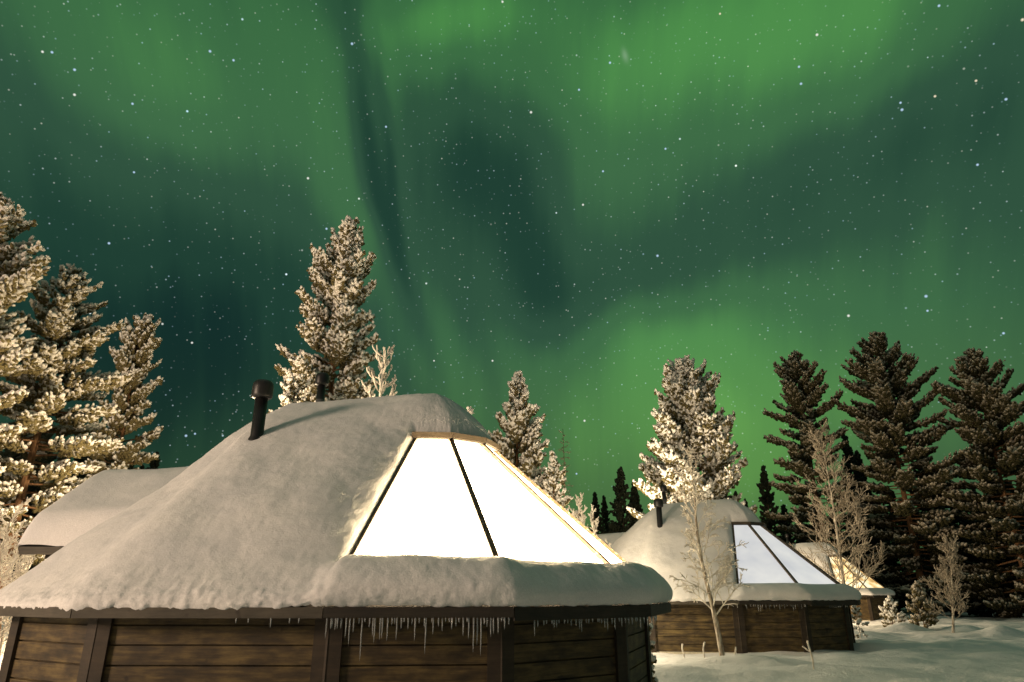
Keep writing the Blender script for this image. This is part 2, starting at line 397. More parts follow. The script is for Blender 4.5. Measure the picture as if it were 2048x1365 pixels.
# ------------------------------------------------------------------ ground
MOUNDS = [at(1815,1272,33), at(1920,1262,34), at(1740,1300,29), at(1790,1262,35), at(2000,1285,30), at(1470,1335,18.5)]
def ground_z(X, Y):
    P = np.stack([X, Y, np.zeros_like(X)], -1).reshape(-1, 3)
    z = .10*vnoise(P, .22) + .07*vnoise(P+9, .5) + .055*vnoise(P+31, 1.1) + .022*vnoise(P+57, 2.7)
    # long wind ridges in the open yard to the right
    Q = P*np.array([.35, 1.0, 1]); z = z + .06*np.abs(vnoise(Q*np.array([1, 1.2, 1])+45, 2.2)) + .18*np.abs(vnoise(Q+5, .55)) + .10*np.abs(vnoise(Q*1.3+15, 1.0)) - .09
    z = z.reshape(X.shape)
    for i, m in enumerate(MOUNDS):
        w = .55+.12*(i % 3); z = z + (.34-.05*(i % 4))*np.exp(-(((X-m[0])/(w*1.5))**2 + ((Y-m[1])/w)**2))
    z = z + .5*sm(-8, -13, X)*sm(9, 14, Y) + .8*sm(60, 110, np.hypot(X, Y-10))
    return z
def axis(a, b, step, far):
    core = np.arange(a, b+1e-6, step); g = []; d = step; v = 0
    while v < far: d *= 1.25; v += d; g.append(v)
    g = np.array(g); return np.concatenate([a-g[::-1], core, b+g])
gx = axis(-24, 44, .2, 2600); gy = axis(2, 62, .2, 2600)
GX, GY = np.meshgrid(gx, gy); GZ = ground_z(GX, GY)
gm = MB(); ny, nx = GX.shape
i = np.arange(ny-1)[:, None]*nx + np.arange(nx-1)[None, :]
gm.addarr(np.stack([GX, GY, GZ], -1).reshape(-1, 3), np.stack([i, i+1, i+nx+1, i+nx], -1).reshape(-1, 4))
tag(gm.build('snow_ground', GROUND, smooth=True), kind='structure')
def gz(x, y): return float(ground_z(np.array([[x]]), np.array([[y]]))[0, 0])

# ------------------------------------------------------------------ cabins with glass roofs
WV = np.array([(-4.70, -2.38), (-3.2, -3.25), (-.676, -3.3), (1.18, -3.15), (2.69, -1.98), (3.33, -.1), (2.87, 1.74), (1.48, 3.04), (-3.3, 3.1), (-4.95, 2.1), (-5.5, .75), (-5.5, -.7)])
NV = len(WV)
EAVE = 1.54; A1 = np.array([0, 0, 4.74]); A2 = np.array([-2.5, 0, 4.50])
TGT = [A2, A2, A1, A1, A1, A1, A1, A1, A2, A2, A2, A2]
def offset_poly(P, ov):
    o = []
    for k in range(len(P)):
        d1 = P[k]-P[k-1]; d2 = P[(k+1) % len(P)]-P[k]
        n1 = np.array([d1[1], -d1[0]])/np.hypot(*d1); n2 = np.array([d2[1], -d2[0]])/np.hypot(*d2)
        m = n1+n2; m /= np.hypot(*m); o.append(P[k]+m*ov/(m @ n1))
    return np.array(o)
EV = offset_poly(WV, .38)
FACETS = []
for k in range(NV):
    a = np.array([*EV[k], EAVE]); b = np.array([*EV[(k+1) % NV], EAVE]); n = np.cross(b-a, TGT[k]-a); n /= np.linalg.norm(n)
    if n[2] < 0: n = -n
    FACETS.append((n, n @ a))
def roof_z(x, y): return min((c-n[0]*x-n[1]*y)/n[2] for n, c in FACETS)
def circ_smooth(X, w):
    k = np.ones(2*w+1)/(2*w+1); n = len(X)
    Y = np.concatenate([X[-w:], X, X[:w]])
    f = lambda v: np.convolve(v, k, 'valid')
    return np.apply_along_axis(f, 0, Y)
RG0, RG1 = .135, .735      # the glazed band of the roof, eave = 0 .. apex = 1
G_FROM, G_TO = 2, 6        # glazed facets lie between these hips
def roof_snow(parent, seed, ds, nr, thick=.25):
    r_ = np.random.default_rng(seed)
    S = []; ST = []; seg = []; hipS = []; ac = 0
    for k in range(NV):
        a = EV[k]; b = EV[(k+1) % NV]; ln = np.hypot(*(b-a)); m = max(6, int(ln/ds))
        for q in range(m):
            t = q/m; S.append(a+(b-a)*t); ST.append(TGT[k]*(1-t)+TGT[(k+1) % NV]*t); seg.append(k+t)
        hipS.append(len(S)-m)
    S = np.array(S); ST = np.array(ST); seg = np.array(seg); n = len(S)
    nxt = np.roll(S, -1, 0)-np.roll(S, 1, 0); outw = np.stack([nxt[:, 1], -nxt[:, 0]], -1); outw /= np.linalg.norm(outw, axis=1)[:, None]
    w = max(2, int(.16/ds)); outw = circ_smooth(outw, w); outw /= np.linalg.norm(outw, axis=1)[:, None]
    out3 = np.concatenate([outw, np.zeros((n, 1))], 1)
    E3 = np.concatenate([S, np.full((n, 1), EAVE+.015)], 1)
    rr = np.sort(np.unique(np.concatenate([np.linspace(0, 1, nr), [RG0, RG1]])))
    P = E3[:, None, :]*(1-rr)[None, :, None] + ST[:, None, :]*rr[None, :, None]
    i0, i1 = hipS[G_FROM], hipS[G_TO]
    arc = np.arange(n)
    ing = (arc >= i0) & (arc <= i1)
    # smooth the covered hips so the snow rounds them over
    Psm = P.copy()
    for it in range(3): Psm = circ_smooth(Psm, max(2, int(.20/ds)))
    PX = P.copy()
    keepw = np.ones((n, len(rr)))
    dist_s = np.where(ing, 0, np.minimum(np.abs(arc-i0), np.abs(arc-i1)))*ds      # at the eave; shrinks towards the apex
    rl = np.linalg.norm(ST-E3, axis=1)
    D_s = dist_s[:, None]*np.where((arc < i0)[:, None], 1.0, (1-rr)[None, :])
    D_r = np.where((rr < RG0), RG0-rr, np.where(rr > RG1, rr-RG1, 0))[None, :]*rl[:, None]
    Dh = np.hypot(D_s, D_r)
    wsm = sm(.0, .28, Dh)[:, :, None]
    P = P*(1-wsm)+Psm*wsm
    up = np.array([0, 0, 1.])
    nv = out3*.66+up*.75
    topw = sm(.72, 1.0, rr)[None, :, None]
    Nn = nv[:, None, :]*(1-topw)+up*topw; Nn /= np.linalg.norm(Nn, axis=2)[:, :, None]
    pts = P.reshape(-1, 3)
    T0 = np.full((n, len(rr)), thick)
    T0 += (.045*vnoise(pts+seed*3.3, .8)+.028*vnoise(pts+seed*5.1, 1.9)).reshape(n, -1)
    # a lower, thinner bank under the second pane
    second = sm(2.9, 3.16, seg)*(1-sm(3.9, 4.1, seg))
    T0 -= (second*.075)[:, None]*(1-sm(RG0, RG0+.05, rr))[None, :]
    side = 1-sm(1.9, 2.05, seg)+sm(6.0, 6.3, seg); side = np.clip(side, 0, 1)
    T0 *= 1-(side*.58)[:, None]*(1-sm(0, .30, rr))[None, :]
    T0 += (.07*sm(.6, .1, D_s)*(1-sm(0, .02, D_s-.62)))*0
    left = np.where(seg > 6, sm(10.2, 11.2, seg), 1-sm(.6, 1.25, seg)); T0 *= 1-(left*.62)[:, None]*(1-sm(.45, .95, rr))[None, :]
    wid = np.where((D_s > 0) & (rr[None, :] > RG0) & (rr[None, :] < RG1), .30, .17)
    q = np.clip(Dh/wid, 0, 1); T = T0*np.sqrt(1-(1-q)**2)
    # beside and above the glass the bank slopes down to the frame from a crest
    beside = ((D_s > 0) & (rr[None, :] > RG0-.02)) | (rr[None, :] > RG1)
    wr = .22; qq = 1-np.exp(-Dh/.115); crest = .86+.12*np.exp(-((Dh-wr)/.30)**2)
    T = np.where(beside, T0*(.74+.26*sm(.15, .9, Dh))*(.12*sm(0, .03, Dh)+.88*qq**.9)*np.clip(Dh/.02, 0, 1), T)
    P = P + Nn*T[:, :, None]
    # flat, wind-packed crown
    kz = .10; zc = 4.93; P[:, :, 2] = -kz*np.log(np.exp(-P[:, :, 2]/kz)+np.exp(-zc/kz))
    # rounded lip that hangs over the eave
    nl = 12; ph = np.linspace(-1.75, .80, nl)
    Te = T0[:, 0]; rad = Te/1.72
    lip = E3[:, None, :] + up[None, None, :]*(rad[:, None, None]*.98) + rad[:, None, None]*(np.cos(ph)[None, :, None]*out3[:, None, :]*.72 + np.sin(ph)[None, :, None]*up[None, None, :])
    G = np.concatenate([lip, P], 1); m = G.shape[1]
    pin = np.concatenate([np.ones((n, nl)), np.where(Dh > 1e-6, 1, 0)], 1)
    G0 = G.copy()
    for it in range(14):
        G2 = G.copy(); G2[:, 1:-1] = (G[:, :-2]+2*G[:, 1:-1]+G[:, 2:])/4
        mask = (pin > .5)[:, :, None] & np.concatenate([np.ones((n, nl), bool), Dh > .06], 1)[:, :, None]
        G = np.where(mask, G2, G)
    # the lip flows into the roof without a crease
    jw = np.zeros(m); jw[max(0, nl-8):nl+9] = 1; jw = np.convolve(np.pad(jw, 3, 'edge'), np.ones(7)/7, 'valid')
    lim = np.concatenate([np.ones((n, nl)), sm(.0, .12, Dh)], 1)*jw[None, :]
    for it in range(40):
        G2 = G.copy(); G2[:, 1:-1] = (G[:, :-2]+2*G[:, 1:-1]+G[:, 2:])/4
        G = G*(1-lim[:, :, None])+G2*lim[:, :, None]
    # lumps
    flat = G.reshape(-1, 3)
    rowl = np.concatenate([np.linspace(1, 1, nl), 1-sm(.0, .16, rr)])
    ragged = (sm(0, .15, seg)*(1-sm(1.95, 2.05, seg)) + .22*sm(1.95, 2.05, seg)*(1-sm(2.9, 3.1, seg)) + .12)
    ragged = np.clip(ragged, 0, 1)
    bil = np.abs(vnoise(flat+3.3*seed, 6.5)); bil2 = np.abs(vnoise(flat+1.7*seed, 14))
    am = (rowl[None, :]*ragged[:, None]).ravel()
    lump = .010*vnoise(flat+seed, 2.6)+.006*vnoise(flat+seed+4, 6)+.0035*vnoise(flat+seed+8, 17)+.003*vnoise(flat+seed+8, 34) + am*(.014*(bil-.28)+.020*(bil2-.25)+.016*(np.abs(vnoise(flat-seed, 30))-.25))
    Nf = np.concatenate([np.cos(ph)[None, :, None]*out3[:, None, :]+np.sin(ph)[None, :, None]*up, Nn], 1).reshape(-1, 3)
    hm = np.concatenate([np.ones((n, nl)), sm(0, .1, Dh)*(1+.9*np.exp(-((Dh-.15)/.12)**2))], 1).ravel()
    flat = flat + Nf*(lump*hm)[:, None]
    # the lower rim hangs unevenly
    flat[:, 2] -= (np.concatenate([1-np.linspace(0, 1, nl)**.7, np.zeros(len(rr))])[None, :]*(.030*sm(.1, .3, seg)*(1-sm(1.7, 1.95, seg)))[:, None]).ravel()
    low = np.concatenate([1-np.linspace(0, 1, nl)**.7, np.zeros(len(rr))])
    rg = .5*vnoise(flat*np.array([1, 1, 0])+seed, 7)+.5*vnoise(flat*np.array([1, 1, 0])+seed+2, 16)
    flat[:, 2] += (low[None, :]*(.015+.022*ragged[:, None])).ravel()*rg*1.3
    a = np.arange(n)[:, None]*m; b = np.roll(np.arange(n), -1)[:, None]*m; c = np.arange(m-1)[None, :]
    Fq = np.stack([a+c, b+c, b+c+1, a+c+1], -1)
    # open where the glass is
    inside_s = np.zeros(n, bool); inside_s[i0:i1] = True
    inside_r = np.concatenate([np.zeros(nl, bool), (rr >= RG0-1e-6) & (rr < RG1-1e-6)])[:-1]
    Fq = Fq[~(inside_s[:, None] & inside_r[None, :])]
    b_ = MB(); b_.addarr(flat, Fq)
    return b_.build('roof_snow', SNOW, parent, True)

def hip(k, r): return np.array([*EV[k], EAVE])*(1-r)+TGT[k]*r
VENT_TOP = at(640, 746, 12.05)[2]
def cabin(loc, rz, label, group, panes, seed, ds, nr, icicles, planks=.2, detail=True):
    r_ = random.Random(seed)
    root = thing('glass_roof_cabin', loc, label, 'cabin', group, rz)
    zb, zt = -.1, 1.47
    # walls: one panel of planks per side
    cen = WV.mean(0)
    for k in range(NV):
        a, b = WV[k], WV[(k+1) % NV]; d = b-a; ln = np.hypot(*d); d = d/ln; nn = np.array([d[1], -d[0]])
        m = MB(); z = .16
        while z < zt:
            z2 = min(z+planks, zt); c = (a+b)/2 - nn*.05
            m.box((c[0], c[1], (z+z2)/2+.0), (ln-.04, .10+r_.uniform(-.004, .004), z2-z-.018), [[d[0], d[1], 0], [nn[0], nn[1], 0], [0, 0, 1]])
            c2 = c-nn*.02
            m.box((c2[0], c2[1], z2), (ln-.06, .07, .034), [[d[0], d[1], 0], [nn[0], nn[1], 0], [0, 0, 1]])
            z = z2
        m.build('wall_panel', WOOD, root)
        m = MB(); c = (a+b)/2-nn*.06
        m.box((c[0], c[1], .025), (ln-.05, .11, .27), [[d[0], d[1], 0], [nn[0], nn[1], 0], [0, 0, 1]]); m.build('foundation', CONC, root)
        # corner post: two boards meeting round the corner
        p_ = WV[k-1]; d0 = (a-p_)/np.hypot(*(a-p_)); n0 = np.array([d0[1], -d0[0]])
        m = MB()
        for dd, n_, s in ((d, nn, 1), (d0, n0, -1)):
            c = a+dd*s*.075+n_*.022
            m.box((c[0], c[1], (zt+.02)/2-.0), (.15, .04, zt-.05), [[dd[0], dd[1], 0], [n_[0], n_[1], 0], [0, 0, 1]])
        mm = nn+n0; mm /= np.hypot(*mm); c = a+mm*.022
        m.tube([(c[0], c[1], .03), (c[0], c[1], zt-.001)], .028, 6)
        m.build('corner_post', POST, root)
    # roof deck, soffit and boards along the eave
    m = MB(); V = [np.array([*e, EAVE]) for e in EV]+[A1, A2]; F = []
    for k in range(NV):
        j = (k+1) % NV; ta = NV if TGT[k] is A1 else NV+1; tb = NV if TGT[j] is A1 else NV+1
        if G_FROM <= k < G_TO: continue
        F.append((k, j, tb) if ta == tb else (k, j, tb, ta))
    for k in range(G_FROM, G_TO):
        base = len(V); V += [hip(k, .10), hip(k+1, .10), hip(k, RG1+.01), hip(k+1, RG1+.01)]
        F += [(k, k+1, base+1, base), (base+2, base+3, NV)]
    m.add(V, F)
    S = [np.array([*e, EAVE-.075]) for e in offset_poly(WV, .35)]+[np.array([*e, EAVE-.075]) for e in offset_poly(WV, -.03)]
    m.add(S, [(k, k+NV, (k+1) % NV+NV, (k+1) % NV) for k in range(NV)])
    m.build('roof_deck', TAR, root)
    for k in range(NV):
        a, b = EV[k], EV[(k+1) % NV]; d = (b-a)/np.hypot(*(b-a)); nn = np.array([d[1], -d[0]])
        lo = .0; hgt = .10
        if k in (0, 1): hgt, lo = .105, .0
        if k in (3, 4): hgt, lo = .135, 0.02
        m = MB(); c = (a+b)/2-nn*.016
        c = c+nn*.006; m.box((c[0], c[1], EAVE-hgt/2+.008), (np.hypot(*(b-a))-.01, .03, hgt), [[d[0], d[1], 0], [nn[0], nn[1], 0], [0, 0, 1]])
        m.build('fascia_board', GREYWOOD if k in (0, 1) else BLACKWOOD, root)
    # panes
    for k in range(G_FROM, G_TO):
        a, b, c, d = hip(k, .095), hip(k+1, .095), hip(k+1, RG1+.005), hip(k, RG1+.005)
        nn = np.cross(b-a, d-a); nn /= np.linalg.norm(nn)
        m = MB(); m.add([a, b, c, d, a-nn*.02, b-nn*.02, c-nn*.02, d-nn*.02], [(0, 1, 2, 3), (7, 6, 5, 4), (0, 4, 5, 1), (1, 5, 6, 2), (2, 6, 7, 3), (3, 7, 4, 0)])
        m.build('glass_pane', panes, root)
        m = MB(); e1 = (b-a)/np.linalg.norm(b-a)*.03; up_ = (d-a)/np.linalg.norm(d-a)*.05
        m.add([a-e1-up_-nn*.035, b+e1-up_-nn*.035, c+e1+up_-nn*.035, d-e1+up_-nn*.035, a-e1-up_-nn*.05, b+e1-up_-nn*.05, c+e1+up_-nn*.05, d-e1+up_-nn*.05], [(0, 1, 2, 3), (7, 6, 5, 4), (0, 4, 5, 1), (1, 5, 6, 2), (2, 6, 7, 3), (3, 7, 4, 0)])
        m.build('pane_light_block', LIGHT_BLOCK, root)  # unseen sheet added behind the pane to stop its light leaking at the eave
    # glazing bars on the hips
    for k in range(G_FROM, G_TO+1):
        a, b = hip(k, .10), hip(k, RG1)
        n_ = np.array([*(EV[k]/np.hypot(*EV[k])), 1.0])
        m = MB(); m.bar(a+n_*.012, b+n_*.012, .075 if k != G_FROM else .08, .055, n_)
        m.build('glazing_bar', FRAME, root)
    # cap board across the top of the glass, jutting out like a little eave
    m = MB(); m2 = MB()
    for k in range(G_FROM, G_TO):
        a, b = hip(k, RG1), hip(k+1, RG1); h = (a+b)/2; d = (b-a)/np.linalg.norm(b-a); nn = np.array([d[1], -d[0], 0])
        sl = np.linalg.norm(b-a)
        m.box(h+nn*.10+np.array([0, 0, .055]), (sl+.11, .025, .085), [d, nn, [0, 0, 1]])
        m2.box(h+nn*.045+np.array([0, 0, .008]), (sl+.04, .10, .02), [d, nn, [0, 0, 1]])
    m.build('cap_board', CAPW, root); m2.build('cap_soffit', TAR, root)
    roof_snow(root, seed, ds, nr)
    # chimneys
    def pipe(lx, ly, z0, z1, rad, capr, caph, name, collar=None):
        o = MB(); o.tube([(lx, ly, z0-.25), (lx, ly, z0), (lx, ly, z0+.05), (lx, ly, z0+.10), (lx, ly, z1)], [rad*1.45, rad*1.4, rad*1.25, rad, rad], 20)
        o = o.build(name, BLACK, root, True)
        c = MB(); zs = np.array([-.02, 0, .03, caph*.55, caph*.8, caph*.95, caph]); rs = np.array([.75, .96, 1, 1, .95, .75, .3])*capr
        c.tube([(lx, ly, z1-.03+z) for z in zs], rs, 20); c.build('cap', BLACK, o, True)
        if collar:
            c = MB(); c.tube([(lx, ly, z0-.2), (lx, ly, collar)], rad*1.06, 20); c.build('collar', GREYM, o, True)
    pipe(-2.55, -1.15, roof_z(-2.55, -1.15)+.24, 4.54, .095, .158, .27, 'chimney')
    pipe(-2.2, .75, roof_z(-2.2, .75)+.22, VENT_TOP-.2, .075, .125, .22, 'vent_pipe', VENT_TOP-.52)
    # icicles under the eave
    prev = {}
    for (k, t0, t1, cnt, l0, l1) in icicles:
        for q in range(cnt):
            t = t0+(t1-t0)*((q+r_.uniform(.1, .9))/cnt)
            a, b = EV[k], EV[(k+1) % NV]; pt = a+(b-a)*t
            d = (b-a)/np.hypot(*(b-a)); nn = np.array([d[1], -d[0]]); pt = pt+nn*r_.uniform(-.02, .012)
            cl = .5+.5*math.sin(t*23+k*2+seed); ln = l0+(l1-l0)*r_.random()**2.2*(.35+.65*cl)
            m = MB(); zt_ = EAVE-.095 if k < 3 else EAVE-.13
            m.tube([(pt[0], pt[1], zt_), (pt[0]+r_.uniform(-.003, .003), pt[1], zt_-ln*.4), (pt[0], pt[1], zt_-ln*.8), (pt[0], pt[1], zt_-ln)], [r_.uniform(.007, .011), .0075, .005, .001], 6)
            m.build('icicle', ICE, root, True)
    # lower annex behind the left end
    ax0, ax1, ay0, ayr, ay1 = -5.95, -2.4, -.8, .95, 2.7; ze, zr = 2.33, 3.52
    m = MB()
    for dy, s in ((ay0+.28, -1), (ay1-.28, 1)):
        z = .16
        while z < ze-.05:
            z2 = min(z+planks, ze-.05); m.box(((ax0+.2+ax1)/2, dy-s*.04, (z+z2)/2), (ax1-ax0-.2, .08, z2-z-.012)); z = z2
    z = .16
    while z < zr-.25:
        z2 = z+planks; half = min(1.43, max(.1, (zr-.1-z2)/((zr-ze)/(ayr-ay0))-.1)); m.box((ax0+.26, ayr, (z+z2)/2), (.08, 2*half, planks-.012)); z = z2
    m.build('annex_wall', WOOD, root)
    m = MB()
    m.add([(ax0, ay0, ze), (ax1, ay0, ze), (ax1, ayr, zr), (ax0, ayr, zr), (ax0, ay1, ze), (ax1, ay1, ze)], [(0, 1, 2, 3), (3, 2, 5, 4)])
    m.add([(ax0, ay0, ze-.05), (ax1, ay0, ze-.05), (ax1, ayr, zr-.05), (ax0, ayr, zr-.05), (ax0, ay1, ze-.05), (ax1, ay1, ze-.05)], [(0, 3, 2, 1), (3, 4, 5, 2)])
    m.build('annex_roof', TAR, root)
    m = MB()
    m.box(((ax0+ax1)/2, ay0-.012, ze-.06), (ax1-ax0, .025, .11)); m.bar((ax0-.014, ay0, ze-.055), (ax0-.014, ayr, zr-.055), .025, .10); m.bar((ax0-.014, ay1, ze-.055), (ax0-.014, ayr, zr-.055), .025, .10)
    m.build('annex_fascia', GREYWOOD, root)
    # annex snow blanket: section across the gable, swept along it
    sec = []; T = .26
    ys = np.linspace(0, 1, 40)
    half = ayr-ay0; k_ = (zr-ze)/half
    yy = np.linspace(-half, half, 81)
    top = zr+T*1.2-k_*(np.sqrt(yy**2+.10)-math.sqrt(.10)*.6)
    edge = np.sqrt(np.clip(1-(1-np.clip((half-np.abs(yy))/.2, 0, 1))**2, 0, 1))
    botz = zr-k_*np.abs(yy)+.012
    prof = np.stack([ayr+yy*1.02, botz+(top-botz)*(.12+.88*edge)], -1)
    prof = np.concatenate([[(ay0-.02, ze+.012)], prof, [(ay1+.02, ze+.012)]])
    xs = np.linspace(ax0-.04, ax1, 110); g = []
    for x in xs:
        e = math.sqrt(max(0, 1-(1-min(1, (x-xs[0])/.16))**2)); b0 = zr-k_*np.abs(prof[:, 0]-ayr)+.012
        zz = b0+(prof[:, 1]-b0)*max(.02, e)
        sag = -.055*max(0, x-xs[0]-.5)*min(1, (x-xs[0])/1.2)
        g.append(np.stack([np.full(len(prof), x), prof[:, 0], zz-sag], -1))
    g = np.array(g); fl = g.reshape(-1, 3); ln_ = .02*vnoise(fl+seed, 1.2)+.012*vnoise(fl+seed, 3)+.004*vnoise(fl+seed, 12)
    fl = fl+np.stack([0*ln_, 0*ln_, ln_], -1); n0, m0 = g.shape[:2]
    i_ = np.arange(n0-1)[:, None]*m0+np.arange(m0-1)[None, :]
    m = MB(); m.addarr(fl, np.stack([i_, i_+m0, i_+m0+1, i_+1], -1).reshape(-1, 4)); m.F.append(tuple(range(m0)))
    m.build('annex_snow', SNOW, root, True)
    return root
GRP = 'glass roofed cabins in the snow'
cab1 = cabin((-1.3, 11.3, 0), 0, 'large nearest snow covered cabin with bright white glowing roof panes', GRP, PANE1, 11, .028, 120,
      [(2, .02, .10, 6, .10, .28), (2, .12, .98, 46, .04, .52), (3, .12, .98, 34, .04, .17), (1, .62, .97, 5, .05, .12), (4, .02, .25, 9, .05, .16)])
a_ = at(1461, 1006, 25.3)
cab2 = cabin((a_[0], 25.3, a_[2]-4.74*1.03), R(-8), 'middle snow covered cabin with pale bluish roof panes behind a frosty birch', GRP, PANE2, 23, .06, 70,
      [(2, .05, .95, 24, .05, .28), (3, .35, .75, 10, .05, .14)])
a_ = at(1650, 1089, 47.5)
cab2.scale = (1.04, 1.04, 1.03)
cab3 = cabin((a_[0], 47.5, a_[2]-4.74), R(-8), 'farthest small cabin glowing golden behind twigs', GRP, PANE3, 31, .12, 40, [])
# pale drawn curtain behind a pane of the middle cabin
# ------------------------------------------------------------------ trees
def ico(sub):
    t = (1+5**.5)/2
    V = np.array([(-1, t, 0), (1, t, 0), (-1, -t, 0), (1, -t, 0), (0, -1, t), (0, 1, t), (0, -1, -t), (0, 1, -t), (t, 0, -1), (t, 0, 1), (-t, 0, -1), (-t, 0, 1)], float)
    F = [(0, 11, 5), (0, 5, 1), (0, 1, 7), (0, 7, 10), (0, 10, 11), (1, 5, 9), (5, 11, 4), (11, 10, 2), (10, 7, 6), (7, 1, 8), (3, 9, 4), (3, 4, 2), (3, 2, 6), (3, 6, 8), (3, 8, 9), (4, 9, 5), (2, 4, 11), (6, 2, 10), (8, 6, 7), (9, 8, 1)]
    V /= np.linalg.norm(V, axis=1)[:, None]
    for _ in range(sub):
        V = list(map(tuple, V)); mid = {}; F2 = []
        def md(a, b):
            k = (min(a, b), max(a, b))
            if k not in mid:
                v = np.array(V[a])+np.array(V[b]); v /= np.linalg.norm(v); V.append(tuple(v)); mid[k] = len(V)-1
            return mid[k]
        for a, b, c in F:
            x, y, z = md(a, b), md(b, c), md(c, a); F2 += [(a, x, z), (b, y, x), (c, z, y), (x, y, z)]
        F = F2; V = np.array(V)
    return np.array(V), np.array(F)
ICO = {0: ico(0), 1: ico(1)}
def tufts(P, D, S, sub, g, rough=.32, el=1.25):
    """one small bushy clump per point: P centres, D axes, S sizes"""
    V, F = ICO[sub]; n = len(P)
    D = D/(np.linalg.norm(D, axis=1)[:, None]+1e-9)
    ref = g.normal(size=(n, 3)); A = np.cross(D, ref); A /= np.linalg.norm(A, axis=1)[:, None]+1e-9; B = np.cross(D, A)
    k = 1+g.uniform(-rough, rough, size=(n, len(V)))
    X = V[None, :, :]*k[:, :, None]
    W_ = P[:, None, :]+S[:, None, None]*(X[:, :, :1]*D[:, None, :]*el+X[:, :, 1:2]*A[:, None, :]+X[:, :, 2:]*B[:, None, :])
    Fa = (F[None]+(np.arange(n)*len(V))[:, None, None]).reshape(-1, 3)
    return W_.reshape(-1, 3), Fa
def pine(name, base, H, Rw, label, cat, group, seed, crown0=.15, prof=None, limbs=80, tuft=.09, dens=1.35, sub=0, bare=.34, matx=None, matn=SNOWY, matb=BARK, trunk_r=None, e_top=55, e_bot=-8, flat=.35, lean=0.0, clump=.35):
    """conifer: trunk, limbs, and needle clumps carried on the limbs' side twigs"""
    g = np.random.default_rng(seed); rr = random.Random(seed)
    root = thing(name, base, label, cat, group)
    tr = trunk_r or H*.013
    prof = prof or [(0, .75), (.3, 1), (.6, .72), (.85, .36), (1, .06)]
    px_, py_ = zip(*prof)
    bend = lambda z: np.array([lean*z*(.5+.5*z/H)+.05*math.sin(z*.7+seed), .04*math.cos(z*.6+seed), z])
    m = MB(); zs = np.linspace(-.3, H*.985, 16)
    m.tube([bend(z) for z in zs], [max(.012, tr*(1-.93*max(0, z)/H)*(1.25 if z < .2 else 1)) for z in zs], 9); m.build('trunk', matb, root, True)
    br = MB(); P = []; Dd = []; S = []; K = []
    az = rr.uniform(0, 6)
    for i in range(limbs):
        t = ((i+rr.random())/limbs)**.92; z = H*(crown0+(1-crown0)*t*.985)
        az += 2.4+rr.uniform(-.5, .5)
        Lb = Rw*np.interp(t, px_, py_)*rr.choice([1.15, 1.0, .9, .75, .6, 1.0])*rr.uniform(.85, 1.12)
        if Lb < .12: Lb = .12
        el = R(e_bot+(e_top-e_bot)*t**1.6+rr.uniform(-9, 9)); o = bend(z)
        dh = np.array([math.cos(az), math.sin(az), 0]); up = np.array([0, 0, 1.])
        q = np.linspace(0, 1, 7)
        curve = [o+dh*(Lb*math.cos(el)*u)+up*(Lb*math.sin(el)*u-.16*Lb*u*u*(1-t)+.20*Lb*u**3) for u in q]
        br.tube(curve, np.linspace(max(.012, min(.3*tr, .018*Lb+.008)), .006, 7), 5, cap=False)
        c = np.array(curve); side = np.array([-dh[1], dh[0], 0])
        nt_ = max(3, int(Lb/(tuft*1.9)))
        for s in range(nt_):
            u = .18+.82*(s+rr.random()*.8)/nt_
            if t < .5 and u < .30: continue
            pt = np.array([np.interp(u, q, c[:, j]) for j in range(3)]); ax = c[min(6, int(u*6)+1)]-c[int(u*6) if u < 1 else 5]; ax = ax/(np.linalg.norm(ax)+1e-9)
            sl = min(Lb*flat*(1.05-u*.75)+tuft*.8, .8)
            for sd in (-1, 1):
                dv = ax*.75+side*sd*rr.uniform(.5, .95)+up*rr.uniform(-.05, .4); dv /= np.linalg.norm(dv)
                nk = max(1, int(sl/(tuft*1.5)*dens+rr.random()))
                for kx in range(nk):
                    w = (kx+.7)/nk
                    pp = pt+dv*sl*w+up*(.15*sl*w*w)+g.normal(size=3)*tuft*clump
                    P.append(pp); Dd.append(dv+up*.55+g.normal(size=3)*.30); S.append(tuft*rr.uniform(.55, 1.15)*(1.1-.25*w))
                    K.append(.35*u+.45*w+.25*(t-.2)+rr.uniform(-.28, .28))
                    if rr.random() < .45:      # bare green needles hang below the snow
                        P.append(pp-up*tuft*rr.uniform(.5, 1.3)); Dd.append(dv-up*.2+g.normal(size=3)*.5); S.append(tuft*rr.uniform(.6, 1.0)); K.append(-1)
        P.append(c[-1]); Dd.append(ax+up*.5); S.append(tuft*.9); K.append(1)
    top = bend(H)
    for k in range(5): P.append(top-np.array([0, 0, tuft*k*1.1])+g.normal(size=3)*tuft*.25); Dd.append(np.array([0, 0, 1.])); S.append(tuft*(.55+.1*k)); K.append(1)
    br.build('branches', matb, root, True)
    V, F = tufts(np.array(P), np.array(Dd), np.array(S), sub, g, .34, 1.7)
    mi = np.repeat(np.array(K) < bare, len(F)//len(P))
    m = MB(); m.addarr(V, F); m.build('crown', matn, root, True, matx or NEEDLE, mi)
    return root
def copy_tree(o, parent=None):
    c = o.copy(); COL.objects.link(c)
    if parent is not None: c.parent = parent
    for ch in list(o.children): copy_tree(ch, c)
    return c
def spot(x, y, D):
    """base on the snow and height of a tree whose tip is seen at x, y"""
    t = at(x, y, D); b = gz(t[0], D); return (t[0], D, b-.05), t[2]-b+.05
G1 = 'snow laden pines round the cabins'
def P_(x, y, D, halfpx, **kw):
    b, H = spot(x, y, D); ax = D*math.cos(PITCH)+(H*.6)*math.sin(PITCH)
    return dict(base=b, H=H, Rw=halfpx*ax/FPX, **kw)
